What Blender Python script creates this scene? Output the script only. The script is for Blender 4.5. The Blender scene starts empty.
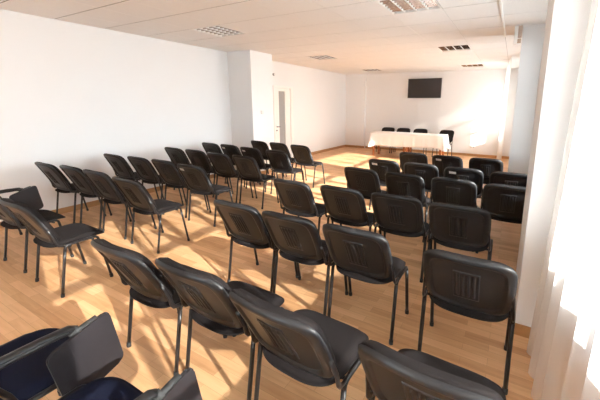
import bpy, bmesh, math, random
from mathutils import Vector, Matrix
random.seed(7)
PI = math.pi
scene = bpy.context.scene
COL = scene.collection

# ------------------------------------------------------------------ dimensions of the room
H = 2.676                    # ceiling height
XL = -5.60                   # left wall
YF = 10.77                   # far wall
YB = -3.2                    # wall behind the camera
GX, GY, T = -1.439, 3.368, 0.6   # ceiling grid
def XW(y): return 0.66 - 0.05 * (y - 2.3)   # window wall, running slightly askew


# ------------------------------------------------------------------ materials
def new_mat(name):
    m = bpy.data.materials.new(name); m.use_nodes = True
    nt = m.node_tree; nt.nodes.clear()
    out = nt.nodes.new('ShaderNodeOutputMaterial')
    return m, nt, out

def simple(name, col, rough=0.5, metal=0.0, noise=0.0, nscale=20.0, bump=0.0, bscale=200.0, spec=0.5, sheen=0.0, coat=0.0):
    m, nt, out = new_mat(name)
    b = nt.nodes.new('ShaderNodeBsdfPrincipled')
    b.inputs['Base Color'].default_value = (*col, 1)
    b.inputs['Roughness'].default_value = rough
    b.inputs['Metallic'].default_value = metal
    b.inputs['Specular IOR Level'].default_value = spec
    b.inputs['Sheen Weight'].default_value = sheen
    b.inputs['Coat Weight'].default_value = coat
    nt.links.new(b.outputs[0], out.inputs[0])
    tc = nt.nodes.new('ShaderNodeTexCoord')
    if noise:
        n = nt.nodes.new('ShaderNodeTexNoise'); n.inputs['Scale'].default_value = nscale
        n.inputs['Detail'].default_value = 4
        nt.links.new(tc.outputs['Object'], n.inputs['Vector'])
        mx = nt.nodes.new('ShaderNodeMix'); mx.data_type = 'RGBA'
        mx.inputs[6].default_value = (*[c * (1 - noise) for c in col], 1)
        mx.inputs[7].default_value = (*[min(1, c * (1 + noise)) for c in col], 1)
        nt.links.new(n.outputs[0], mx.inputs[0]); nt.links.new(mx.outputs[2], b.inputs['Base Color'])
    if bump:
        n = nt.nodes.new('ShaderNodeTexNoise'); n.inputs['Scale'].default_value = bscale
        nt.links.new(tc.outputs['Object'], n.inputs['Vector'])
        bp = nt.nodes.new('ShaderNodeBump'); bp.inputs['Strength'].default_value = bump
        bp.inputs['Distance'].default_value = 0.002
        nt.links.new(n.outputs[0], bp.inputs['Height']); nt.links.new(bp.outputs[0], b.inputs['Normal'])
    return m

M = {}
M['wall'] = simple('wall_paint', (0.81, 0.80, 0.797), 0.75, noise=0.012, nscale=2.5, bump=0.15, bscale=120, spec=0.3)
M['white_paint'] = simple('white_gloss_paint', (0.85, 0.83, 0.80), 0.35)
M['plastic'] = simple('black_chair_plastic', (0.016, 0.0155, 0.0165), 0.36, bump=0.05, bscale=500, spec=0.30)
M['fabric'] = simple('black_seat_fabric', (0.017, 0.014, 0.014), 0.8, noise=0.25, nscale=300, bump=0.4, bscale=700, spec=0.10)
M['navy'] = simple('navy_seat_fabric', (0.008, 0.010, 0.024), 0.85, noise=0.3, nscale=300, bump=0.4, bscale=700, spec=0.10)
M['frame'] = simple('black_enamel_tube', (0.012, 0.010, 0.010), 0.3, spec=0.4)
M['rubber'] = simple('black_rubber', (0.02, 0.02, 0.02), 0.7)
M['tablet'] = simple('dark_tablet_board', (0.022, 0.019, 0.021), 0.40, noise=0.1, nscale=60, spec=0.22)
M['sticker'] = simple('white_sticker', (0.80, 0.78, 0.76), 0.5)
M['cloth'] = simple('white_tablecloth', (0.86, 0.83, 0.82), 0.8, noise=0.02, nscale=10, spec=0.2)
M['redwood'] = simple('orange_varnished_wood', (0.42, 0.13, 0.035), 0.4, noise=0.2, nscale=18)
M['baseboard'] = simple('wood_baseboard', (0.42, 0.215, 0.085), 0.45, noise=0.2, nscale=14)
M['screen'] = simple('dark_screen', (0.028, 0.021, 0.019), 0.3, spec=0.35)
M['bezel'] = simple('black_bezel', (0.02, 0.018, 0.018), 0.35)
M['chrome'] = simple('polished_reflector', (0.92, 0.90, 0.88), 0.18, metal=1.0)
M['blade'] = simple('brushed_louvre_blade', (0.40, 0.34, 0.31), 0.2, metal=1.0)  # dark brownish base paints in the mirrored floor and chairs
M['housing'] = simple('lamp_housing', (0.80, 0.78, 0.76), 0.4)
M['tube'] = simple('fluorescent_tube_off', (0.86, 0.85, 0.83), 0.3)
M['steel'] = simple('door_steel', (0.10, 0.09, 0.09), 0.35, metal=0.8)
M['frosted'] = simple('grey_door_glass', (0.33, 0.32, 0.31), 0.35, noise=0.06, nscale=5)
M['switch'] = simple('switch_plastic', (0.78, 0.74, 0.70), 0.4)
M['grey'] = simple('grey_plastic', (0.42, 0.40, 0.39), 0.5)
M['tan_box'] = simple('tan_plastic', (0.45, 0.33, 0.26), 0.5)
M['ground'] = simple('outside_pale_ground', (0.78, 0.77, 0.76), 0.9, noise=0.1, nscale=1)

def floor_mat():
    m, nt, out = new_mat('laminate_strips')
    b = nt.nodes.new('ShaderNodeBsdfPrincipled'); nt.links.new(b.outputs[0], out.inputs[0])
    tc = nt.nodes.new('ShaderNodeTexCoord')
    br = nt.nodes.new('ShaderNodeTexBrick')
    br.offset = 0.37; br.offset_frequency = 2
    br.inputs['Color1'].default_value = (0.0, 0.0, 0.0, 1)
    br.inputs['Color2'].default_value = (1.0, 1.0, 1.0, 1)
    br.inputs['Mortar'].default_value = (0.5, 0.5, 0.5, 1)
    br.inputs['Scale'].default_value = 1.0
    br.inputs['Mortar Size'].default_value = 0.0008
    br.inputs['Mortar Smooth'].default_value = 0.3
    br.inputs['Brick Width'].default_value = 0.42
    br.inputs['Row Height'].default_value = 0.066
    nt.links.new(tc.outputs['Object'], br.inputs['Vector'])
    mp = nt.nodes.new('ShaderNodeMapping'); mp.inputs['Scale'].default_value = (2.2, 26.0, 1)
    nt.links.new(tc.outputs['Object'], mp.inputs[0])
    n = nt.nodes.new('ShaderNodeTexNoise'); n.inputs['Scale'].default_value = 1.6
    n.inputs['Detail'].default_value = 6; n.inputs['Distortion'].default_value = 0.4
    nt.links.new(mp.outputs[0], n.inputs['Vector'])
    ad = nt.nodes.new('ShaderNodeMix'); ad.data_type = 'RGBA'; ad.inputs[0].default_value = 0.55
    nt.links.new(br.outputs['Color'], ad.inputs[6]); nt.links.new(n.outputs[0], ad.inputs[7])
    rp = nt.nodes.new('ShaderNodeValToRGB')
    e = rp.color_ramp.elements
    e[0].position = 0.15; e[0].color = (0.46, 0.225, 0.092, 1)
    e[1].position = 0.85; e[1].color = (0.80, 0.49, 0.262, 1)
    k = rp.color_ramp.elements.new(0.5); k.color = (0.65, 0.365, 0.180, 1)
    nt.links.new(ad.outputs[2], rp.inputs[0])
    mo = nt.nodes.new('ShaderNodeMix'); mo.data_type = 'RGBA'
    mo.inputs[7].default_value = (0.20, 0.09, 0.035, 1)
    mf = nt.nodes.new('ShaderNodeMath'); mf.operation = 'MULTIPLY'; mf.inputs[1].default_value = 0.6
    nt.links.new(br.outputs['Fac'], mf.inputs[0]); nt.links.new(mf.outputs[0], mo.inputs[0])
    nt.links.new(rp.outputs[0], mo.inputs[6]); nt.links.new(mo.outputs[2], b.inputs['Base Color'])
    b.inputs['Roughness'].default_value = 0.42
    b.inputs['Specular IOR Level'].default_value = 0.5
    return m
M['floor'] = floor_mat()

def ceil_mat():
    m, nt, out = new_mat('ceiling_tiles')
    b = nt.nodes.new('ShaderNodeBsdfPrincipled'); nt.links.new(b.outputs[0], out.inputs[0])
    b.inputs['Roughness'].default_value = 0.9; b.inputs['Specular IOR Level'].default_value = 0.15
    tc = nt.nodes.new('ShaderNodeTexCoord')
    n = nt.nodes.new('ShaderNodeTexNoise'); n.inputs['Scale'].default_value = 60; n.inputs['Detail'].default_value = 5
    nt.links.new(tc.outputs['Object'], n.inputs['Vector'])
    mx = nt.nodes.new('ShaderNodeMix'); mx.data_type = 'RGBA'
    mx.inputs[6].default_value = (0.84, 0.83, 0.825, 1); mx.inputs[7].default_value = (0.90, 0.89, 0.885, 1)
    nt.links.new(n.outputs[0], mx.inputs[0]); nt.links.new(mx.outputs[2], b.inputs['Base Color'])
    return m
M['ceil'] = ceil_mat()
M['seam'] = simple('ceiling_shadow_gap', (0.16, 0.14, 0.13), 0.8)  # dark colour on the grid bars paints in the shade along them

def glass_mat():
    m, nt, out = new_mat('window_glass')
    t = nt.nodes.new('ShaderNodeBsdfTransparent'); t.inputs[0].default_value = (0.97, 0.985, 0.98, 1)
    g = nt.nodes.new('ShaderNodeBsdfGlossy'); g.inputs['Roughness'].default_value = 0.02
    f = nt.nodes.new('ShaderNodeFresnel'); f.inputs[0].default_value = 1.45
    mx = nt.nodes.new('ShaderNodeMixShader')
    nt.links.new(f.outputs[0], mx.inputs[0]); nt.links.new(t.outputs[0], mx.inputs[1]); nt.links.new(g.outputs[0], mx.inputs[2])
    nt.links.new(mx.outputs[0], out.inputs[0])
    return m
M['glass'] = glass_mat()

def curtain_mat(name='sheer_curtain', opac=0.52):
    m, nt, out = new_mat(name)
    t = nt.nodes.new('ShaderNodeBsdfTransparent')
    tl = nt.nodes.new('ShaderNodeBsdfTranslucent'); tl.inputs[0].default_value = (0.93, 0.90, 0.87, 1)
    d = nt.nodes.new('ShaderNodeBsdfDiffuse'); d.inputs[0].default_value = (0.93, 0.90, 0.87, 1)
    a = nt.nodes.new('ShaderNodeMixShader'); a.inputs[0].default_value = 0.28
    nt.links.new(tl.outputs[0], a.inputs[1]); nt.links.new(d.outputs[0], a.inputs[2])
    b = nt.nodes.new('ShaderNodeMixShader'); b.inputs[0].default_value = opac
    nt.links.new(t.outputs[0], b.inputs[1]); nt.links.new(a.outputs[0], b.inputs[2])
    nt.links.new(b.outputs[0], out.inputs[0])
    return m
M['curtain'] = curtain_mat()
M['curtain_dense'] = curtain_mat('denser_curtain', 0.82)


# ------------------------------------------------------------------ mesh helpers
def link(name, bm, mat, parent=None, smooth=False, loc=(0, 0, 0)):
    me = bpy.data.meshes.new(name)
    bmesh.ops.recalc_face_normals(bm, faces=bm.faces)
    bm.to_mesh(me); bm.free()
    for mt in (mat if isinstance(mat, (list, tuple)) else [mat]):
        me.materials.append(mt)
    if smooth:
        for p in me.polygons: p.use_smooth = True
    o = bpy.data.objects.new(name, me); COL.objects.link(o)
    o.location = loc
    if parent: o.parent = parent
    return o

def empty(name, label, cat, loc=(0, 0, 0), rz=0.0, group=None):
    o = bpy.data.objects.new(name, None); COL.objects.link(o)
    o.empty_display_size = 0.1
    o.location = loc; o.rotation_euler = (0, 0, rz)
    o['label'] = label; o['category'] = cat
    if group: o['group'] = group
    return o

def tag(o, label, cat, group=None):
    o['label'] = label; o['category'] = cat
    if group: o['group'] = group
    return o

def struct(o, label=None):
    o['kind'] = 'structure'
    if label: o['label'] = label
    return o

def box(bm, x0, x1, y0, y1, z0, z1, bevel=0.0, mi=0):
    v = [bm.verts.new((x, y, z)) for z in (z0, z1) for y in (y0, y1) for x in (x0, x1)]
    fs = []
    for idx in ((0, 2, 3, 1), (4, 5, 7, 6), (0, 1, 5, 4), (2, 6, 7, 3), (0, 4, 6, 2), (1, 3, 7, 5)):
        f = bm.faces.new([v[i] for i in idx]); f.material_index = mi; fs.append(f)
    if bevel:
        es = list({e for f in fs for e in f.edges})
        bmesh.ops.bevel(bm, geom=es, offset=bevel, segments=2, affect='EDGES', profile=0.5)

def tube(bm, pts, ra, rb=None, seg=10, up=Vector((1, 0, 0)), cap=True):
    """sweep an ellipse (ra along `up`-ish side axis, rb across) along the points"""
    rb = rb or ra
    P = [Vector(p) for p in pts]; rings = []
    for i, p in enumerate(P):
        if i == 0: t = P[1] - P[0]
        elif i == len(P) - 1: t = P[-1] - P[-2]
        else: t = (P[i] - P[i - 1]).normalized() + (P[i + 1] - P[i]).normalized()
        t.normalize()
        a = up - t * up.dot(t)
        if a.length < 1e-4: a = Vector((0, 1, 0)) - t * t.y
        a.normalize(); b = t.cross(a)
        rings.append([bm.verts.new(p + a * ra * math.cos(2 * PI * k / seg) + b * rb * math.sin(2 * PI * k / seg)) for k in range(seg)])
    for i in range(len(rings) - 1):
        for k in range(seg):
            bm.faces.new([rings[i][k], rings[i][(k + 1) % seg], rings[i + 1][(k + 1) % seg], rings[i + 1][k]])
    if cap:
        bm.faces.new(rings[0][::-1]); bm.faces.new(rings[-1])

def arc(c, r, a0, a1, n, plane='yz', x=0.0):
    return [(x, c[0] + r * math.cos(math.radians(a0 + (a1 - a0) * k / n)), c[1] + r * math.sin(math.radians(a0 + (a1 - a0) * k / n))) for k in range(n + 1)]

def sstep(a, b, x):
    t = max(0.0, min(1.0, (x - a) / (b - a))); return t * t * (3 - 2 * t)

def squircle(u, v):
    """[-1,1]^2 -> rounded square outline (blend of the square and the disc)"""
    du = u * math.sqrt(max(0, 1 - v * v / 2)); dv = v * math.sqrt(max(0, 1 - u * u / 2))
    return du, dv

def slab(bm, nu, nv, front, back):
    """closed shell between two height-field surfaces sharing an outline"""
    F = [[bm.verts.new(front(-1 + 2 * i / nu, -1 + 2 * j / nv)) for i in range(nu + 1)] for j in range(nv + 1)]
    B = [[bm.verts.new(back(-1 + 2 * i / nu, -1 + 2 * j / nv)) for i in range(nu + 1)] for j in range(nv + 1)]
    for j in range(nv):
        for i in range(nu):
            bm.faces.new([F[j][i], F[j][i + 1], F[j + 1][i + 1], F[j + 1][i]])
            bm.faces.new([B[j][i], B[j + 1][i], B[j + 1][i + 1], B[j][i + 1]])
    per = [(0, i) for i in range(nu)] + [(j, nu) for j in range(nv)] + [(nv, i) for i in range(nu, 0, -1)] + [(j, 0) for j in range(nv, 0, -1)]
    for k in range(len(per)):
        a = per[k]; b = per[(k + 1) % len(per)]
        bm.faces.new([F[a[0]][a[1]], B[a[0]][a[1]], B[b[0]][b[1]], F[b[0]][b[1]]])

def warp(g, n):     # concentrate samples near the rim
    return g


# ------------------------------------------------------------------ stacking chair, built once
# local frame: origin on the floor midway between the rear feet, facing +y
BH0, BH1 = 0.462, 0.823      # backrest bottom / top height
def back_outline(u, v):
    """(u,v) in [-1,1]^2 -> (x, s) with s 0..1 up the backrest"""
    hw, hh = 0.238, 0.5
    ang = math.atan2(v, u) if (u or v) else 0.0
    m = max(abs(u), abs(v))
    if m == 0: return 0.0, 0.5
    cu, su = math.cos(ang), math.sin(ang)
    n = 5.6 if v > 0 else 9.0
    r = (abs(cu) ** n + abs(su) ** n) ** (-1.0 / n)
    x = m * r * cu; s = m * r * su
    x *= 1.0 - 0.02 * s * s - (0.04 * s * s if s < 0 else 0)                # sides bow out slightly
    sag = -0.26 * (1 - x * x) * max(0, -s)     # bottom edge sags in the middle
    crown = 0.03 * (1 - x * x) * max(0, s)
    return hw * x, 0.5 + hh * (s + sag + crown)

def back_pos(x, s, off):
    """point on the leaning, curved backrest; off is along the outward (rear) normal"""
    z = BH0 + (BH1 - BH0) * s
    y = 0.022 - 0.165 * s - 0.022 * s * s + 0.036 * (x / 0.238) ** 2 * (0.5 + 0.5 * s)
    return Vector((x, y - off * 0.92, z - off * 0.38 * 0.6))

def shell_back(u, v):
    x, s = back_outline(u, v); m = max(abs(u), abs(v))
    rim = 0.024 * math.sqrt(max(0.0, 1 - ((m - 0.86) / 0.14) ** 2)) if m > 0.86 else 0.024
    rim -= 0.013 * (1 - sstep(0.775, 0.825, m))
    return back_pos(x, s, rim)

def shell_front(u, v):
    x, s = back_outline(u, v)
    return back_pos(x, s, 0.0)

def rib_back(u, v):
    x = 0.068 * u; s = 0.44 + 0.29 * v
    edge = max(abs(u), abs(v))
    h = 0.0115 + 0.0045 * (1 - sstep(0.94, 1.0, edge)) * sstep(0.86, 0.90, edge)
    rib = 0.0
    for c in (-0.040, -0.0135, 0.0135, 0.040):
        rib = max(rib, 1 - sstep(0.0035, 0.0095, abs(x - c)))
    h += 0.0085 * rib * (1 - sstep(0.74, 0.84, abs(v)))
    return back_pos(x, s, h)

def rib_front(u, v):
    return back_pos(0.068 * u, 0.44 + 0.29 * v, 0.006)

def cushion_front(u, v):
    x, s = back_outline(u * 0.975, v * 0.975); m = max(abs(u), abs(v))
    th = 0.016 + 0.030 * math.sqrt(max(0.0, 1 - max(0.0, (m - 0.80) / 0.20) ** 2)) + 0.008 * (1 - m * m)
    return back_pos(x, s, -th)

def cushion_back(u, v):
    x, s = back_outline(u * 0.985, v * 0.985)
    return back_pos(x, s, -0.0005)

def seat_outline(u, v, sx=1.0):
    ang = math.atan2(v, u) if (u or v) else 0.0
    m = max(abs(u), abs(v))
    if m == 0: return 0.0, 0.20
    cu, su = math.cos(ang), math.sin(ang)
    n = 4.5 if v > 0 else 3.2
    r = (abs(cu) ** n + abs(su) ** n) ** (-1.0 / n)
    return 0.232 * sx * m * r * cu * (1 + 0.02 * su), 0.186 + 0.208 * sx * m * r * su

def seat_z(x, y):
    return 0.444 - 0.012 * sstep(0.05, 0.25, 0.25 - y) - 0.028 * max(0, (y - 0.27) / 0.15) ** 2 * 1.0 + 0.008 * (x / 0.23) ** 2

def seat_top(u, v):
    x, y = seat_outline(u, v); m = max(abs(u), abs(v))
    return Vector((x, y, seat_z(x, y) + 0.012 - 0.034 * max(0, (m - 0.74) / 0.26) ** 2.2))

def seat_mid(u, v):
    x, y = seat_outline(u, v)
    return Vector((x, y, seat_z(x, y) - 0.017))

def pan_top(u, v):
    x, y = seat_outline(u, v, 0.975)
    return Vector((x, y, seat_z(x, y) - 0.0175))

def pan_bot(u, v):
    x, y = seat_outline(u, v, 0.955); m = max(abs(u), abs(v))
    return Vector((x, y, seat_z(x, y) - 0.019 - 0.016 * math.sqrt(max(0, 1 - m ** 4))))

def leg_points(side, front):
    X = 0.243 * side
    if front: a, b = (0.362, 0.0), (0.300, 0.395)
    else:     a, b = (0.0, 0.0), (0.062, 0.395)
    return [(X, a[0] + (b[0] - a[0]) * t, a[1] + 0.012 + (b[1] - a[1] - 0.012) * t) for t in (0, 0.25, 0.5, 0.75, 1.0)]

def make_chair(label, armed=False, group='black stacking chairs set out in rows'):
    fab = M['navy'] if armed == 'navy' else M['fabric']
    name = 'tablet_chair' if armed else 'stacking_chair'
    r = empty(name, label, 'chair', group=group)
    bm = bmesh.new(); slab(bm, 72, 56, shell_front, shell_back); link('backrest_shell', bm, M['plastic'], r, True)
    bm = bmesh.new(); slab(bm, 64, 24, rib_front, rib_back); link('rib_panel', bm, M['plastic'], r, True)
    bm = bmesh.new(); slab(bm, 28, 22, cushion_back, cushion_front); link('backrest_cushion', bm, fab, r, True)
    bm = bmesh.new(); slab(bm, 28, 26, seat_mid, seat_top); link('seat', bm, fab, r, True)
    bm = bmesh.new(); slab(bm, 20, 18, pan_bot, pan_top); link('seat_pan', bm, M['plastic'], r, True)
    for s in (-1, 1):
        for fr in (False, True):
            bm = bmesh.new(); pts = leg_points(s, fr)
            tube(bm, pts, 0.0125, 0.0105)
            leg = link('leg', bm, M['frame'], r, True)
            bm = bmesh.new(); p = pts[0]; q = pts[1]
            tube(bm, [(p[0], p[1], 0.0), (p[0], p[1], 0.012), (p[0] + (q[0] - p[0]) * .16, p[1] + (q[1] - p[1]) * .2, 0.030)], 0.0150, 0.0130)
            link('foot_cap', bm, M['rubber'], leg, True)
        # seat rail with its two bends
        X = 0.243 * s
        pts = [(X, 0.0620, 0.395), (X, 0.0665, 0.411), (X, 0.078, 0.422), (X, 0.095, 0.426), (X, 0.18, 0.426), (X, 0.267, 0.426), (X, 0.284, 0.422), (X, 0.2955, 0.411), (X, 0.300, 0.395)]
        bm = bmesh.new(); tube(bm, pts, 0.0125, 0.0105); link('seat_rail', bm, M['frame'], r, True)
        # upright carrying the backrest
        pts = [(X * 0.995, 0.10, 0.428), (X, 0.055, 0.428), (X, 0.030, 0.436), (X * 0.995, 0.018, 0.455), (X * 0.985, 0.010, 0.50), (X * 0.96, -0.008, 0.55), (X * 0.93, -0.024, 0.60)]
        bm = bmesh.new(); tube(bm, pts, 0.0075, 0.0125); link('back_upright', bm, M['frame'], r, True)
    for y in (0.10, 0.262):
        bm = bmesh.new(); tube(bm, [(-0.243, y, 0.408), (-0.12, y, 0.402), (0.12, y, 0.402), (0.243, y, 0.408)], 0.009, up=Vector((0, 1, 0))); link('crossbar', bm, M['frame'], r, True)
    if armed:
        for s in (1,):
            X = 0.283 * s
            pts = [(0.243 * s, 0.10, 0.418), (0.265 * s, 0.10, 0.424), (X, 0.10, 0.44), (X, 0.075, 0.52), (X, 0.035, 0.60), (X, 0.03, 0.635), (X, 0.05, 0.652), (X, 0.10, 0.655), (X, 0.24, 0.655), (X, 0.27, 0.648), (X, 0.285, 0.62)]
            bm = bmesh.new(); tube(bm, pts, 0.011); link('arm_tube', bm, M['frame'], r, True)
            bm = bmesh.new()
            tube(bm, [(X, -0.13, 0.662), (X, -0.12, 0.668), (X, 0.0, 0.672), (X, 0.18, 0.672), (X, 0.27, 0.668), (X, 0.29, 0.655)], 0.021, 0.010)
            link('armrest', bm, M['plastic'], r, True)
        # writing tablet folded down beside the seat, hinged to the arm
        bm = bmesh.new()
        X0 = 0.300
        outline = [(0.175, 0.610), (0.400, 0.682), (0.435, 0.42), (0.215, 0.345)]
        # rounded corners
        pts = []
        n = len(outline)
        for i in range(n):
            p0 = Vector(outline[i - 1]); p1 = Vector(outline[i]); p2 = Vector(outline[(i + 1) % n])
            a = (p0 - p1).normalized(); b = (p2 - p1).normalized(); rr = 0.028
            for k in range(6):
                t = k / 5
                q = p1 + a * rr * (1 - t) ** 2 + b * rr * t ** 2
                pts.append(q)
        lo = [bm.verts.new((X0 + 0.03 * (0.68 - q.y), q.x, q.y)) for q in pts]
        hi = [bm.verts.new((X0 + 0.016 + 0.03 * (0.68 - q.y), q.x, q.y)) for q in pts]
        bm.faces.new(lo); bm.faces.new(hi[::-1])
        for i in range(len(pts)):
            j = (i + 1) % len(pts); bm.faces.new([lo[i], lo[j], hi[j], hi[i]])
        bmesh.ops.bevel(bm, geom=[e for e in bm.edges if len(e.link_faces) == 2 and any(len(f.verts) > 6 for f in e.link_faces)], offset=0.0035, segments=2, affect='EDGES')
        tb = link('writing_tablet', bm, M['tablet'], r, False)
        bm = bmesh.new()
        tube(bm, [(X0 - 0.008, 0.262, 0.640), (X0 - 0.004, 0.30, 0.652), (X0 - 0.002, 0.36, 0.668)], 0.013, 0.010)
        tube(bm, [(X0 - 0.006, 0.285, 0.648), (X0 - 0.004, 0.30, 0.654)], 0.019, 0.017)
        link('tablet_hinge', bm, M['rubber'], r, True)
    return r

def children_of(o, table):
    return table.get(o.name, [])

def dup(root, label, loc, rz):
    r = root.copy(); COL.objects.link(r); r.location = loc; r.rotation_euler = (0, 0, rz)
    r['label'] = label
    for ch in list(root.children):
        c = ch.copy(); COL.objects.link(c); c.parent = r
        for g in list(ch.children):
            d = g.copy(); COL.objects.link(d); d.parent = c
    return r

def add_sticker(chair):
    bm = bmesh.new()
    F = []
    for j in range(5):
        row = []
        for i in range(7):
            x = -0.165 + 0.085 * i / 6; s = 0.76 + 0.085 * j / 4
            row.append(bm.verts.new(back_pos(x, s, 0.0150) + Vector((0, -0.004, 0))))
        F.append(row)
    for j in range(4):
        for i in range(6): bm.faces.new([F[j][i], F[j][i + 1], F[j + 1][i + 1], F[j + 1][i]])
    ext = bmesh.ops.extrude_face_region(bm, geom=bm.faces[:])
    bmesh.ops.translate(bm, verts=[v for v in ext['geom'] if isinstance(v, bmesh.types.BMVert)], vec=(0, 0.004, 0))
    st = link('sticker', bm, M['sticker'], chair)
    st['label'] = 'small white paper sticker'

# (x, y of the top of the backrest, yaw degrees, sticker, label)
G = 0.125        # the rear feet stand this far in front of the backrest top
RIGHT = 'right block of seats'
chairs = [
 # nearest row
 (-1.845, 0.825, 0, 0, 'black plastic-backed chair, leftmost in the nearest row beside bare floor'),
 (-1.315, 0.865, 0, 0, 'black chair in the nearest row, second from left, between two others'),
 (-0.775, 0.835, -3, 0, 'black chair in the nearest row, third from left, lit seat showing'),
 (-0.165, 0.83, -2, 0, 'black chair cut off at the bottom edge, rightmost of the nearest row'),
 # second row
 (-1.87, 1.685, 0, 0, 'black chair leftmost in second row of the right block'),
 (-1.345, 1.67, 0, 0, 'black chair second from left in second row of the right block'),
 (-0.825, 1.675, 0, 0, 'black chair in second right-block row, left of the one by the pier'),
 (-0.14, 1.63, 0, 0, 'black chair rightmost in second row, legs beside the white pier'),
 # third row
 (-1.95, 2.50, -2, 0, 'black chair leftmost in third row of the right block'),
 (-1.38, 2.52, -2, 0, 'black chair second from left in third row of the right block'),
 (-0.84, 2.53, 0, 0, 'black chair third from left in third row of the right block'),
 (-0.31, 2.50, 0, 0, 'black chair rightmost in third row of the right block'),
 # fourth row
 (-1.60, 3.43, -3, 0, 'black chair leftmost in fourth row of the right block'),
 (-1.04, 3.40, -2, 0, 'black chair second from left in fourth row of the right block'),
 (-0.50, 3.42, 0, 0, 'black chair third from left in fourth row, without sticker, right block'),
 (0.03, 3.40, 0, 0, 'black chair in fourth row, part hidden by the white pier edge'),
 # fifth row
 (-1.57, 4.14, -2, 1, 'black chair with white sticker, leftmost in fifth row of the right block'),
 (-1.04, 4.14, 0, 0, 'black chair between two stickered chairs in fifth row of the right block'),
 (-0.49, 4.10, 2, 1, 'black chair with white sticker, third in fifth row of the right block'),
 (0.05, 4.08, 0, 0, 'black chair in fifth row, right end, part hidden by the white pier'),
 # sixth row
 (-1.40, 5.05, 1, 0, 'black chair leftmost in the farthest row of the right block'),
 (-0.85, 5.00, -3, 1, 'black chair with white sticker in the farthest row of the right block'),
 (-0.30, 5.05, -1, 0, 'black chair rightmost in the farthest row of the right block'),
 # left block
 (-3.37, 0.87, 0, 0, 'black chair, right end of nearest left-block row, whole seat visible'),
 (-4.14, 0.88, 0, 0, 'black chair cut by the left edge, beside the folded dark tablet'),
 (-5.19, 1.68, 0, 0, 'black chair nearest the left wall in second row of the left block'),
 (-4.67, 1.74, 0, 0, 'black chair second from the wall in second row of the left block'),
 (-4.13, 1.75, 0, 0, 'black chair third from the wall in second row of the left block'),
 (-3.45, 1.72, 0, 0, 'black chair at the aisle end of second row, left block, full seat visible'),
 (-5.23, 2.48, 0, 0, 'black chair nearest the left wall in third row of the left block'),
 (-4.69, 2.53, 0, 0, 'black chair second from the wall in third row of the left block'),
 (-4.16, 2.56, 0, 0, 'black chair third from the wall in third row of the left block'),
 (-3.54, 2.52, 2, 1, 'black chair with pale sticker at aisle end of third row, left block'),
 (-5.17, 3.40, 0, 0, 'black chair nearest the left wall in fourth row of the left block'),
 (-4.64, 3.42, 0, 0, 'black chair second from the wall in fourth row of the left block'),
 (-4.05, 3.38, -1, 0, 'black chair third from the wall in fourth row of the left block'),
 (-3.50, 3.38, -2, 0, 'black chair at the aisle end of fourth row of the left block'),
 (-5.22, 4.20, -1, 0, 'black chair nearest the left wall in fifth row of the left block'),
 (-4.70, 4.20, -2, 1, 'black chair with white sticker, second from wall in fifth left-block row'),
 (-4.10, 4.12, -2, 1, 'black chair with white sticker, third from wall in fifth left-block row'),
 (-3.46, 4.08, -2, 0, 'black chair at the aisle end of fifth row, left block, without sticker'),
 (-4.67, 4.96, -6, 0, 'black chair left of three in the farthest left-block row, below the pier'),
 (-4.13, 4.93, -6, 0, 'black chair middle of three in the farthest left-block row, below the door'),
 (-3.54, 4.85, -6, 0, 'black chair right end of the farthest left-block row, standing clear on floor'),
]
proto = make_chair(chairs[0][4])
roots = []
for i, (x, yt, yaw, st, lab) in enumerate(chairs):
    a = math.radians(yaw)
    # rear-feet origin from the backrest top
    ox = x - G * math.sin(a); oy = yt + G * math.cos(a)
    if i == 0:
        proto.location = (ox, oy, 0); proto.rotation_euler = (0, 0, a); r = proto
    else:
        r = dup(proto, lab, (ox, oy, 0), a)
    roots.append((r, st))
for r, st in roots:
    if st: add_sticker(r)

# chairs behind the far table, facing the room
far = [(-3.80, 10.02, 180, 'black chair behind the white-clothed table, leftmost of four'),
       (-3.25, 10.02, 180, 'black chair behind the white-clothed table, second from left of four'),
       (-2.67, 10.02, 180, 'black chair behind the white-clothed table, third from left of four'),
       (-1.83, 9.94, 168, 'black chair at the right end of the table, seat and legs visible')]
for x, y, yaw, lab in far:
    r = dup(proto, lab, (x, y + 0.34, 0), math.radians(yaw))
    r['group'] = 'black chairs behind the far table'

# armchairs with folded writing tablets
GT = 'chairs with folded writing tablets'
navy = make_chair('navy-seated chair at bottom left corner, folded dark tablet lying to its right', 'navy', GT)
navy.location = (-1.80, 0.215, 0)
navy2 = dup(navy, 'navy-seated chair at the bottom edge, second folded tablet at its right', (-1.215, 0.195, 0), 0)
tc = make_chair('black chair with raised armrest and folded dark tablet near left wall', 'black', GT)
tc.location = (-4.86, 0.98, 0)


# ------------------------------------------------------------------ far table with cloth
tb = empty('conference_table', 'long table with orange wooden legs under white cloth by far wall', 'table', (-2.79, 9.45, 0))
bm = bmesh.new(); box(bm, -1.10, 1.10, -0.27, 0.27, 0.715, 0.742, 0.004); link('tabletop', bm, M['redwood'], tb)
for x in (-1.03, -0.04, 0.04, 1.03):
    for y in (-0.22, 0.22):
        bm = bmesh.new(); box(bm, x - 0.028, x + 0.028, y - 0.028, y + 0.028, 0, 0.715, 0.004)
        link('leg', bm, M['redwood'], tb)
for y in (-0.22, 0.22):
    bm = bmesh.new(); box(bm, -1.00, 1.00, y - 0.011, y + 0.011, 0.64, 0.714); link('apron', bm, M['redwood'], tb)

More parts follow.
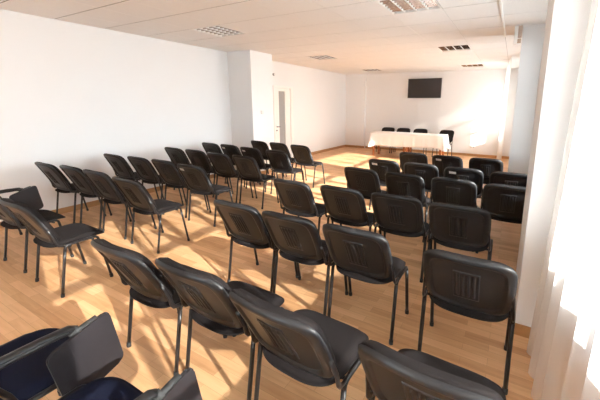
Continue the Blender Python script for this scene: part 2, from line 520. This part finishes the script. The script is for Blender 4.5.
def cloth():
    bm = bmesh.new()
    hx, hy, zt = 1.125, 0.29, 0.747
    nx, ny, nd = 90, 26, 10
    # closed perimeter path, then hang from it
    per = []
    for i in range(nx): per.append((-hx + 2 * hx * i / nx, -hy, 0, -1))
    for i in range(ny): per.append((hx, -hy + 2 * hy * i / ny, 1, 0))
    for i in range(nx): per.append((hx - 2 * hx * i / nx, hy, 0, 1))
    for i in range(ny): per.append((-hx, hy - 2 * hy * i / ny, -1, 0))
    n = len(per); rings = []
    for j in range(nd + 1):
        t = j / nd; ring = []
        for k, (x, y, nxn, nyn) in enumerate(per):
            w = math.sin(k * 0.62) * 0.5 + math.sin(k * 0.27 + 1.3) * 0.6 + math.sin(k * 1.07) * 0.25
            c = 0.0
            cx, cy = abs(abs(x) - hx), abs(abs(y) - hy)
            corner = math.exp(-((cx + cy) / 0.12) ** 2)
            off = t * (0.018 + 0.020 * w + 0.06 * corner)
            drop = 0.38 + 0.02 * math.sin(k * 0.05 + 0.5) + 0.07 * corner
            dx, dy = nxn, nyn
            if corner > 0.2:
                dx, dy = (1 if x > 0 else -1) * (0.5 + 0.5 * abs(nxn)), (1 if y > 0 else -1) * (0.5 + 0.5 * abs(nyn))
            ring.append(bm.verts.new((x + dx * off, y + dy * off, zt - t * drop - 0.004 * min(1, t * 4))))
        rings.append(ring)
    for j in range(nd):
        for k in range(n):
            bm.faces.new([rings[j][k], rings[j][(k + 1) % n], rings[j + 1][(k + 1) % n], rings[j + 1][k]])
    bm.faces.new(rings[0][::-1])
    return bm
o = link('tablecloth', cloth(), M['cloth'], None, False, (-2.79, 9.45, 0))
for p in o.data.polygons: p.use_smooth = len(p.vertices) == 4
sm = o.modifiers.new('thick', 'SOLIDIFY'); sm.thickness = 0.002; sm.offset = 1
tag(o, 'white cloth draped over the long table by the far wall', 'tablecloth')

# ------------------------------------------------------------------ television
tv = empty('television', 'wall-mounted dark flat television above the white table', 'television', (-2.69, YF, 2.145))
bm = bmesh.new(); box(bm, -0.55, 0.55, -0.075, -0.035, -0.315, 0.315, 0.006); link('casing', bm, M['bezel'], tv)
bm = bmesh.new(); box(bm, -0.535, 0.535, -0.0775, -0.0745, -0.295, 0.302); link('screen', bm, M['screen'], tv)
bm = bmesh.new(); box(bm, -0.2, 0.2, -0.036, -0.001, -0.12, 0.12); link('wall_bracket', bm, M['bezel'], tv)

# small things on the walls
s = empty('wall_socket', 'small pale wall socket low on the far wall, right of table', 'socket', (-1.07, YF, 0.30))
bm = bmesh.new(); box(bm, -0.075, 0.075, -0.012, -0.0005, -0.04, 0.04, 0.003); link('socket_plate', bm, M['switch'], s)
for x in (-0.036, 0.036):
    bm = bmesh.new(); tube(bm, [(x, -0.0135, 0), (x, -0.009, 0)], 0.022, seg=16, up=Vector((1, 0, 0))); link('socket_well', bm, M['grey'], s)
s = empty('light_switch', 'small white light switch on the left pier near the door', 'light switch', (-4.93, 5.41, 1.40))
bm = bmesh.new(); box(bm, 0.0005, 0.011, -0.04, 0.04, -0.04, 0.04, 0.003); link('switch_plate', bm, M['switch'], s)
bm = bmesh.new(); box(bm, 0.010, 0.015, -0.025, 0.025, -0.028, 0.028, 0.002); link('rocker', bm, M['switch'], s)
s = empty('wall_alarm', 'small round grey alarm on the wall above the door', 'alarm', (XL, 6.62, 2.34))
bm = bmesh.new(); tube(bm, [(0.0005, 0, 0), (0.02, 0, 0), (0.026, 0, 0)], 0.034, seg=20, up=Vector((0, 1, 0))); link('alarm_base', bm, M['grey'], s, False)
bm = bmesh.new(); tube(bm, [(0.026, 0, 0), (0.034, 0, 0)], 0.018, seg=16, up=Vector((0, 1, 0))); link('alarm_button', bm, M['switch'], s, False)

# box hanging at the curtain rail end
s = empty('ceiling_box', 'small white and tan box fixed under ceiling beside far pier', 'box', (-0.055, 5.24, 2.46))
bm = bmesh.new(); box(bm, -0.045, 0.0, -0.03, 0.03, -0.03, 0.216, 0.004); link('casing', bm, M['white_paint'], s)
bm = bmesh.new(); box(bm, 0.0005, 0.05, -0.02, 0.03, 0.06, 0.216, 0.003); link('side_box', bm, M['tan_box'], s)
bm = bmesh.new(); box(bm, 0.0005, 0.045, -0.015, 0.025, -0.01, 0.045, 0.003); link('lower_box', bm, M['tan_box'], s)


# ------------------------------------------------------------------ room shell
WT = 0.25
def struct_box(name, args, mat, bevel=0.0):
    bm = bmesh.new(); box(bm, *args, bevel); return struct(link(name, bm, mat))
bm = bmesh.new(); box(bm, XL - WT, 1.2, YB - WT, YF + WT, -0.12, 0.0)
struct(link('floor', bm, M['floor']))
struct_box('wall_left', (XL - WT, XL, YB - WT, YF + WT, 0, H + 0.3), M['wall'])
struct_box('wall_far', (XL, 1.2, YF, YF + WT, 0, H + 0.3), M['wall'])
bm = bmesh.new()
box(bm, XL, 1.4, YB - WT, YB, 0, 0.12); box(bm, XL, 1.4, YB - WT, YB, 2.52, H + 0.3)
box(bm, XL, -2.8, YB - WT, YB, 0.12, 2.52); box(bm, -1.4, 1.4, YB - WT, YB, 0.12, 2.52)
struct(link('wall_near', bm, M['wall']))
for k, (a, b) in enumerate(((-2.8, -1.4),)):  # rear window added out of view for more daylight on near chairs
    w = bpy.data.objects.new('window_%d' % (k + 6), None); COL.objects.link(w); w['kind'] = 'structure'
    bm = bmesh.new()
    box(bm, a, b, YB - 0.17, YB - 0.10, 0.12, 0.18); box(bm, a, b, YB - 0.17, YB - 0.10, 2.46, 2.52)
    for c0, c1 in ((a, a + 0.06), ((a + b) / 2 - 0.04, (a + b) / 2 + 0.04), (b - 0.06, b)):
        box(bm, c0, c1, YB - 0.17, YB - 0.10, 0.18, 2.46)
    link('window_frame', bm, M['white_paint'], w)
    bm = bmesh.new(); box(bm, a + 0.03, b - 0.03, YB - 0.138, YB - 0.132, 0.15, 2.49); link('pane', bm, M['glass'], w)
# piers
struct_box('column', (XL, -4.933, 5.12, 5.80, 0, H), M['wall'], 0.004)
struct_box('column', (XL, -4.81, YF - 0.10, YF, 0, H), M['wall'], 0.003)
struct_box('column', (0.145, XW(2.6) , 2.32, 2.90, 0, H), M['wall'], 0.004)
struct_box('column', (0.0, XW(5.6), 5.27, 5.90, 0, H), M['wall'], 0.004)

# baseboards
bh, bt = 0.082, 0.014
def bb(name, *a):
    struct_box(name, a, M['baseboard'], 0.002)
bb('baseboard_left', XL, XL + bt, YB, 5.12, 0, bh)
bb('baseboard_left', XL, XL + bt, 5.80, 6.54, 0, bh)
bb('baseboard_left', XL, XL + bt, 7.40, YF - 0.10, 0, bh)
bb('baseboard_pier', XL + bt, -4.933 + bt, 5.12 - bt, 5.12, 0, bh)
bb('baseboard_pier', -4.933, -4.933 + bt, 5.12, 5.80, 0, bh)
bb('baseboard_far', XL + bt, -4.81 + bt, YF - 0.10 - bt, YF - 0.10, 0, bh)
bb('baseboard_far', -4.81 + bt, 0.3, YF - bt, YF, 0, bh)
bb('baseboard_right', 0.145 - bt, XW(2.6), 2.32 - bt, 2.32, 0, bh)
bb('baseboard_right', 0.0 - bt, XW(5.6), 5.27 - bt, 5.27, 0, bh)

# ceiling: one sheet of tiles with the lamp cells left open, plus shadow gaps
lamps = [(0, 0), (0, 5), (0, 10), (-5, 0), (-5, 5), (-5, 10), (0, -5), (-5, -5)]
i0, i1 = -7, 4
j0, j1 = -11, 12
xs = sorted({max(XL, min(1.2, GX + T * i)) for i in range(i0, i1 + 2)} | {XL, 1.2})
ys = sorted({max(YB, min(YF, GY + T * j)) for j in range(j0, j1 + 2)} | {YB, YF})
def is_lamp(x, y):
    for (a, b) in lamps:
        if GX + T * a < x < GX + T * (a + 1) and GY + T * b < y < GY + T * (b + 1): return True
    return False
bm = bmesh.new()
g = 0.0030
for a, b in zip(xs, xs[1:]):
    for c, d in zip(ys, ys[1:]):
        if b - a < 0.01 or d - c < 0.01 or is_lamp((a + b) / 2, (c + d) / 2): continue
        box(bm, a + 0.0022, b - 0.0022, c + 0.0075, d - 0.0075, H, H + 0.015)
bmesh.ops.remove_doubles(bm, verts=bm.verts, dist=1e-5)
struct(link('ceiling', bm, M['ceil']))
# grid bars set just above the tile faces
bm = bmesh.new()
for x in xs[1:-1]: box(bm, x - 0.012, x + 0.012, YB, YF, H + 0.004, H + 0.03)
struct(link('ceiling_grid', bm, M['seam']))
bm = bmesh.new()
for y in ys[1:-1]:
    segs = []
    cuts = [XL] + [x for x in xs[1:-1]] + [1.2]
    for a, b in zip(cuts, cuts[1:]):
        if b - a > 0.05: box(bm, a + 0.0125, b - 0.0125, y - 0.012, y + 0.012, H + 0.004, H + 0.03)
struct(link('ceiling_grid', bm, M['seam']))
bm = bmesh.new(); box(bm, XL - WT, 1.4, YB - WT, YF + WT, H + 0.20, H + 0.30)
struct(link('ceiling_slab', bm, M['ceil']))
# thin white conduit on the ceiling
struct_box('trim_1', (GX + 2 * T - 0.012, GX + 2 * T + 0.012, 2.2, 5.9, H - 0.012, H - 0.0002), M['white_paint'], 0.003)

# recessed louvre lamps
def make_lamp(label):
    r = empty('ceiling_lamp', label, 'ceiling lamp', group='recessed square louvre lamps')
    w = T - 0.03
    bm = bmesh.new()
    # open-bottomed tray
    t = 0.004; hgt = 0.11
    box(bm, 0.015, 0.015 + w, 0.015, 0.015 + w, hgt - t, hgt)
    for a in ((0.015, 0.015 + t, 0.015, 0.015 + w), (0.015 + w - t, 0.015 + w, 0.015, 0.015 + w),
              (0.015 + t, 0.015 + w - t, 0.015, 0.015 + t), (0.015 + t, 0.015 + w - t, 0.015 + w - t, 0.015 + w)):
        box(bm, *a, 0.0, hgt - t)
    link('housing', bm, M['housing'], r)
    bm = bmesh.new()
    for a in ((0.004, 0.596, 0.004, 0.022), (0.004, 0.596, 0.578, 0.596), (0.004, 0.022, 0.022, 0.578), (0.578, 0.596, 0.022, 0.578)):
        box(bm, *a, -0.003, 0.004)
    link('frame', bm, M['white_paint'], r)
    # four tubes with cylindrical reflectors between V-shaped rails
    n = 4; pitch = (w - 0.014) / n
    for k in range(n):
        cx = 0.022 + pitch * (k + 0.5)
        bm = bmesh.new(); tube(bm, [(cx, 0.03, 0.082), (cx, 0.57, 0.082)], 0.010, seg=12, up=Vector((1, 0, 0))); link('fluorescent_tube', bm, M['tube'], r, True)
    bm = bmesh.new()
    for k in range(n + 1):
        cx = 0.022 + pitch * k
        a, b = 0.016, 0.006
        v = [bm.verts.new((cx - b, y, 0.003)) for y in (0.023, 0.577)] + [bm.verts.new((cx + b, y, 0.003)) for y in (0.023, 0.577)]
        lo = 0.0 if k == 0 else a; hi = 0.0 if k == n else a
        u = [bm.verts.new((cx - lo, y, 0.055)) for y in (0.023, 0.577)] + [bm.verts.new((cx + hi, y, 0.055)) for y in (0.023, 0.577)]
        bm.faces.new([v[0], v[1], u[1], u[0]]); bm.faces.new([v[2], u[2], u[3], v[3]])
        bm.faces.new([v[0], v[2], v[3], v[1]])
    link('louvre_rails', bm, M['white_paint'], r)
    m = 7
    for j in range(1, m):
        y = 0.023 + 0.554 * j / m
        bm = bmesh.new(); 
        v = [bm.verts.new((x, y + dy, z)) for x in (0.0225, 0.5775) for dy, z in ((-0.002, 0.005), (0.002, 0.005), (0.016, 0.045), (-0.016, 0.045))]
        bm.faces.new(v[:4]); bm.faces.new(v[4:][::-1])
        for q in range(4): bm.faces.new([v[q], v[(q + 1) % 4], v[4 + (q + 1) % 4], v[4 + q]])
        link('louvre_blade', bm, M['blade'], r)
    return r
lamp_labels = {(0, 0): 'large square louvre ceiling lamp cut off by the top edge', (0, 5): 'brownish louvre ceiling lamp midway along the right side',
  (0, 10): 'thin-looking louvre ceiling lamp nearest far wall, right of the television', (-5, 0): 'checkered louvre ceiling lamp above the left pier',
  (-5, 5): 'pale louvre ceiling lamp above the door-side wall', (-5, 10): 'small louvre ceiling lamp near the far wall, left of the television',
  (0, -5): 'louvre ceiling lamp behind the camera on the window side', (-5, -5): 'louvre ceiling lamp behind the camera on the wall side'}
lp = None
for (a, b) in lamps[:6]:
    loc = (GX + T * a, GY + T * b, H)
    if lp is None:
        lp = make_lamp(lamp_labels[(a, b)]); lp.location = loc
    else: dup(lp, lamp_labels[(a, b)], loc, 0)
for (a, b) in lamps[6:]:
    bm = bmesh.new(); box(bm, GX + T * a + g, GX + T * (a + 1) - g, GY + T * b + g, GY + T * (b + 1) - g, H, H + 0.015)
    struct(link('ceiling_panel', bm, M['ceil']))

# ------------------------------------------------------------------ door in the left wall
d = bpy.data.objects.new('door_1', None); COL.objects.link(d); d.location = (XL, 6.60, 0); d['kind'] = 'structure'
bm = bmesh.new()
box(bm, 0.0005, 0.045, -0.055, 0.0, 0, 2.06, 0.003); box(bm, 0.0005, 0.045, 0.66, 0.78, 0, 2.06, 0.003); box(bm, 0.0005, 0.045, 0.0005, 0.6595, 2.0, 2.06, 0.003)
link('door_frame', bm, M['white_paint'], d)
bm = bmesh.new()
Y0, Y1 = 0.17, 0.43
box(bm, 0.0005, 0.030, 0.003, Y0, 0.01, 1.995); box(bm, 0.0005, 0.030, Y1, 0.657, 0.01, 1.995)
box(bm, 0.0005, 0.030, Y0, Y1, 1.925, 1.995); box(bm, 0.0005, 0.030, Y0, Y1, 0.01, 0.25)
link('door_leaf', bm, M['white_paint'], d)
bm = bmesh.new(); box(bm, 0.006, 0.014, Y0 + .001, Y1 - .001, 0.251, 1.924); link('glass_pane', bm, M['frosted'], d)
bm = bmesh.new(); box(bm, 0.030, 0.036, 0.03, 0.07, 0.80, 1.06, 0.002); pl = link('handle_plate', bm, M['white_paint'], d)
bm = bmesh.new(); tube(bm, [(0.036, 0.05, 0.985), (0.075, 0.05, 0.985), (0.082, 0.06, 0.985), (0.082, 0.16, 0.985)], 0.010, up=Vector((0, 0, 1))); link('door_handle', bm, M['steel'], d, True)
bm = bmesh.new(); tube(bm, [(0.036, 0.05, 0.885), (0.046, 0.05, 0.885)], 0.018, seg=14, up=Vector((0, 1, 0))); link('keyhole', bm, M['steel'], d)

# ------------------------------------------------------------------ window wall, in its own skewed frame
SK = math.atan2(-0.05, 1.0)
def wall_obj(name, build, mat, kind=True, parent=None, smooth=False):
    """geometry in frame: n (into +x, away from the room), t (along the wall, ~world y)"""
    bm = bmesh.new(); build(bm)
    o = link(name, bm, mat, None, smooth)
    o.location = (XW(0.0), 0.0, 0.0); o.rotation_euler = (0, 0, -SK)
    return o
SILL, HEAD = 0.84, 2.52
bays = [(YB + 0.1, -0.45), (-0.25, 2.03), (2.88, 5.08), (5.88, 8.05), (8.45, 10.55)]  # two bays end short of the piers, wall added to keep sun off
def wall_build(bm):
    t0, t1 = YB - 0.05, YF + 0.05
    box(bm, 0, 0.28, t0, t1, 0, SILL); box(bm, 0, 0.28, t0, t1, HEAD, H + 0.3)
    prev = t0
    for a, b in bays + [(t1, t1)]:
        if a - prev > 0.01: box(bm, 0, 0.28, prev, a, SILL, HEAD)
        prev = b
struct(wall_obj('wall_right', wall_build, M['wall']))
for k, (a, b) in enumerate(bays):
    def fb(bm, a=a, b=b):
        f = 0.06
        box(bm, 0.10, 0.17, a, b, SILL, SILL + f); box(bm, 0.10, 0.17, a, b, HEAD - f, HEAD)
        n = max(1, round((b - a) / 0.50))
        for i in range(n + 1):
            c = a + (b - a) * i / n
            w = 0.03
            c0 = max(a, c - w) if i else a; c1 = min(b, c + w) if i < n else b
            if i == 0: c1 = a + 0.06
            if i == n: c0 = b - 0.06
            box(bm, 0.10, 0.17, c0, c1, SILL + f, HEAD - f)
            if i < n:
                e = a + (b - a) * (i + 1) / n
                box(bm, 0.11, 0.16, c + 0.06, e - 0.06, 1.78, 1.85); box(bm, 0.11, 0.16, c + 0.06, e - 0.06, 1.36, 1.40)
    w = bpy.data.objects.new('window_%d' % (k + 1), None); COL.objects.link(w); w['kind'] = 'structure'
    w.location = (XW(0.0), 0.0, 0.0); w.rotation_euler = (0, 0, -SK)
    bm = bmesh.new(); fb(bm); link('window_frame', bm, M['white_paint'], w)
    bm = bmesh.new(); box(bm, 0.132, 0.138, a + 0.03, b - 0.03, SILL + 0.03, HEAD - 0.03); link('pane', bm, M['glass'], w)
    bm = bmesh.new(); box(bm, -0.12, 0.10, a - 0.02, b + 0.02, SILL - 0.03, SILL - 0.0005, 0.006) if False else box(bm, -0.10, -0.0005, a + 0.03, b - 0.03, SILL - 0.03, SILL, 0.004)
    link('window_sill', bm, M['white_paint'], w)

# ------------------------------------------------------------------ sheer curtains
def curtain(name, label, path, z0, z1, pitch, amp, seed, lean=0.0, mat='curtain'):
    """path: list of (x,y) from near to far at floor level; lean: x shift at the top"""
    rnd = random.Random(seed)
    L = [0.0]
    for p, q in zip(path, path[1:]): L.append(L[-1] + math.hypot(q[0] - p[0], q[1] - p[1]))
    n = int(L[-1] / pitch * 14); nz = 26
    ph = 0.0; cols = []
    bm = bmesh.new()
    wob = [rnd.uniform(0.7, 1.3) for _ in range(400)]
    for i in range(n + 1):
        s = L[-1] * i / n
        k = max(j for j in range(len(L) - 1) if L[j] <= s + 1e-9)
        t = (s - L[k]) / (L[k + 1] - L[k])
        x = path[k][0] + (path[k + 1][0] - path[k][0]) * t; y = path[k][1] + (path[k + 1][1] - path[k][1]) * t
        tx, ty = path[k + 1][0] - path[k][0], path[k + 1][1] - path[k][1]
        tl = math.hypot(tx, ty); nx_, ny_ = ty / tl, -tx / tl
        ph += 2 * PI * (L[-1] / n) / pitch * wob[int(s / pitch) % 400]
        A = amp * (0.75 + 0.45 * math.sin(s * 3.1 + seed))
        col = []
        for j in range(nz + 1):
            h = j / nz; z = z0 + (z1 - z0) * h
            flare = 0.55 + 0.45 * (1 - h)
            w = A * flare * (math.sin(ph + 0.25 * math.sin(2.3 * z)) + 0.25 * math.sin(2 * ph + 1.1))
            sl = A * 0.35 * flare * math.cos(ph)
            col.append(bm.verts.new((x + nx_ * w + lean * h + tx / tl * sl, y + ny_ * w + ty / tl * sl, z)))
        cols.append(col)
    for i in range(n):
        for j in range(nz): bm.faces.new([cols[i][j], cols[i + 1][j], cols[i + 1][j + 1], cols[i][j + 1]])
    o = link(name, bm, M[mat], None, True)
    tag(o, label, 'curtain', 'sheer white curtains along the windows')
    return o
curtain('sheer_curtain', 'white sheer curtain falling in folds at the right edge, in front of near pier',
        [(0.40, -1.6), (0.33, 0.4), (0.29, 1.2), (0.265, 2.19)], 0.012, 2.655, 0.20, 0.034, 3, 0.085)
curtain('sheer_curtain', 'bright white sheer curtain beyond the far right pier, reaching the far wall',
        [(-0.19, 8.3), (-0.30, 10.55)], 0.012, 2.655, 0.13, 0.028, 8, 0.02, 'curtain_dense')
def rail(y0, y1, x0, x1):
    bm = bmesh.new(); tube(bm, [(x0, y0, H - 0.010), (x1, y1, H - 0.010)], 0.008, seg=6); struct(link('trim_rail', bm, M['white_paint']))
rail(-1.6, 2.25, 0.48, 0.36)
rail(8.3, 10.6, -0.17, -0.28)

# unseen ground outside, raised and paled to bounce light up to the ceiling
bm = bmesh.new(); box(bm, 1.5, 60, -40, 50, -0.7, -0.5); struct(link('ground_outside', bm, M['ground']))

# ------------------------------------------------------------------ light
w = bpy.data.worlds.new('World'); scene.world = w; w.use_nodes = True
nt = w.node_tree; nt.nodes.clear()
out = nt.nodes.new('ShaderNodeOutputWorld'); bg = nt.nodes.new('ShaderNodeBackground')
bg.inputs[0].default_value = (0.84, 0.93, 1.0, 1); bg.inputs[1].default_value = 22.0
nt.links.new(bg.outputs[0], out.inputs[0])
sun = bpy.data.lights.new('sun', 'SUN'); sun.energy = 28.0; sun.angle = math.radians(0.6); sun.color = (1.0, 0.965, 0.92)
so = bpy.data.objects.new('sun', sun); COL.objects.link(so)
dirv = Vector((-1.0, 0.27, -0.44)).normalized()
so.rotation_euler = dirv.to_track_quat('-Z', 'Y').to_euler()
so.location = (8, 0, 6)

# ------------------------------------------------------------------ camera
f, yaw, pitch, roll = 315.6253, 0.4885, 0.1846, 0.0099
cx, cy = 343.369, 164.005
fw = Vector((-math.sin(yaw) * math.cos(pitch), math.cos(yaw) * math.cos(pitch), -math.sin(pitch)))
r0 = Vector((math.cos(yaw), math.sin(yaw), 0)); u0 = r0.cross(fw)
r2 = r0 * math.cos(roll) + u0 * math.sin(roll); u2 = -r0 * math.sin(roll) + u0 * math.cos(roll)
cam = bpy.data.cameras.new('camera'); co = bpy.data.objects.new('camera', cam); COL.objects.link(co)
mat = Matrix.Identity(4)
for i in range(3):
    mat[i][0] = r2[i]; mat[i][1] = u2[i]; mat[i][2] = -fw[i]
mat[2][3] = 1.574
co.matrix_world = mat
cam.sensor_fit = 'HORIZONTAL'; cam.sensor_width = 36.0
cam.lens = f * 36.0 / 600.0
cam.shift_x = -(cx - 300.0) / 600.0
cam.shift_y = (cy - 200.0) / 600.0
cam.clip_start = 0.02; cam.clip_end = 200
scene.camera = co

scene.view_settings.view_transform = 'Standard'
scene.view_settings.look = 'None'
scene.view_settings.exposure = -0.25
scene.view_settings.gamma = 1.0
scene.view_settings.use_curve_mapping = False
cy_ = scene.cycles
cy_.max_bounces = 10; cy_.diffuse_bounces = 7; cy_.glossy_bounces = 4; cy_.transparent_max_bounces = 16
cy_.caustics_reflective = False; cy_.caustics_refractive = False
cy_.use_denoising = True
cy_.sample_clamp_indirect = 8.0
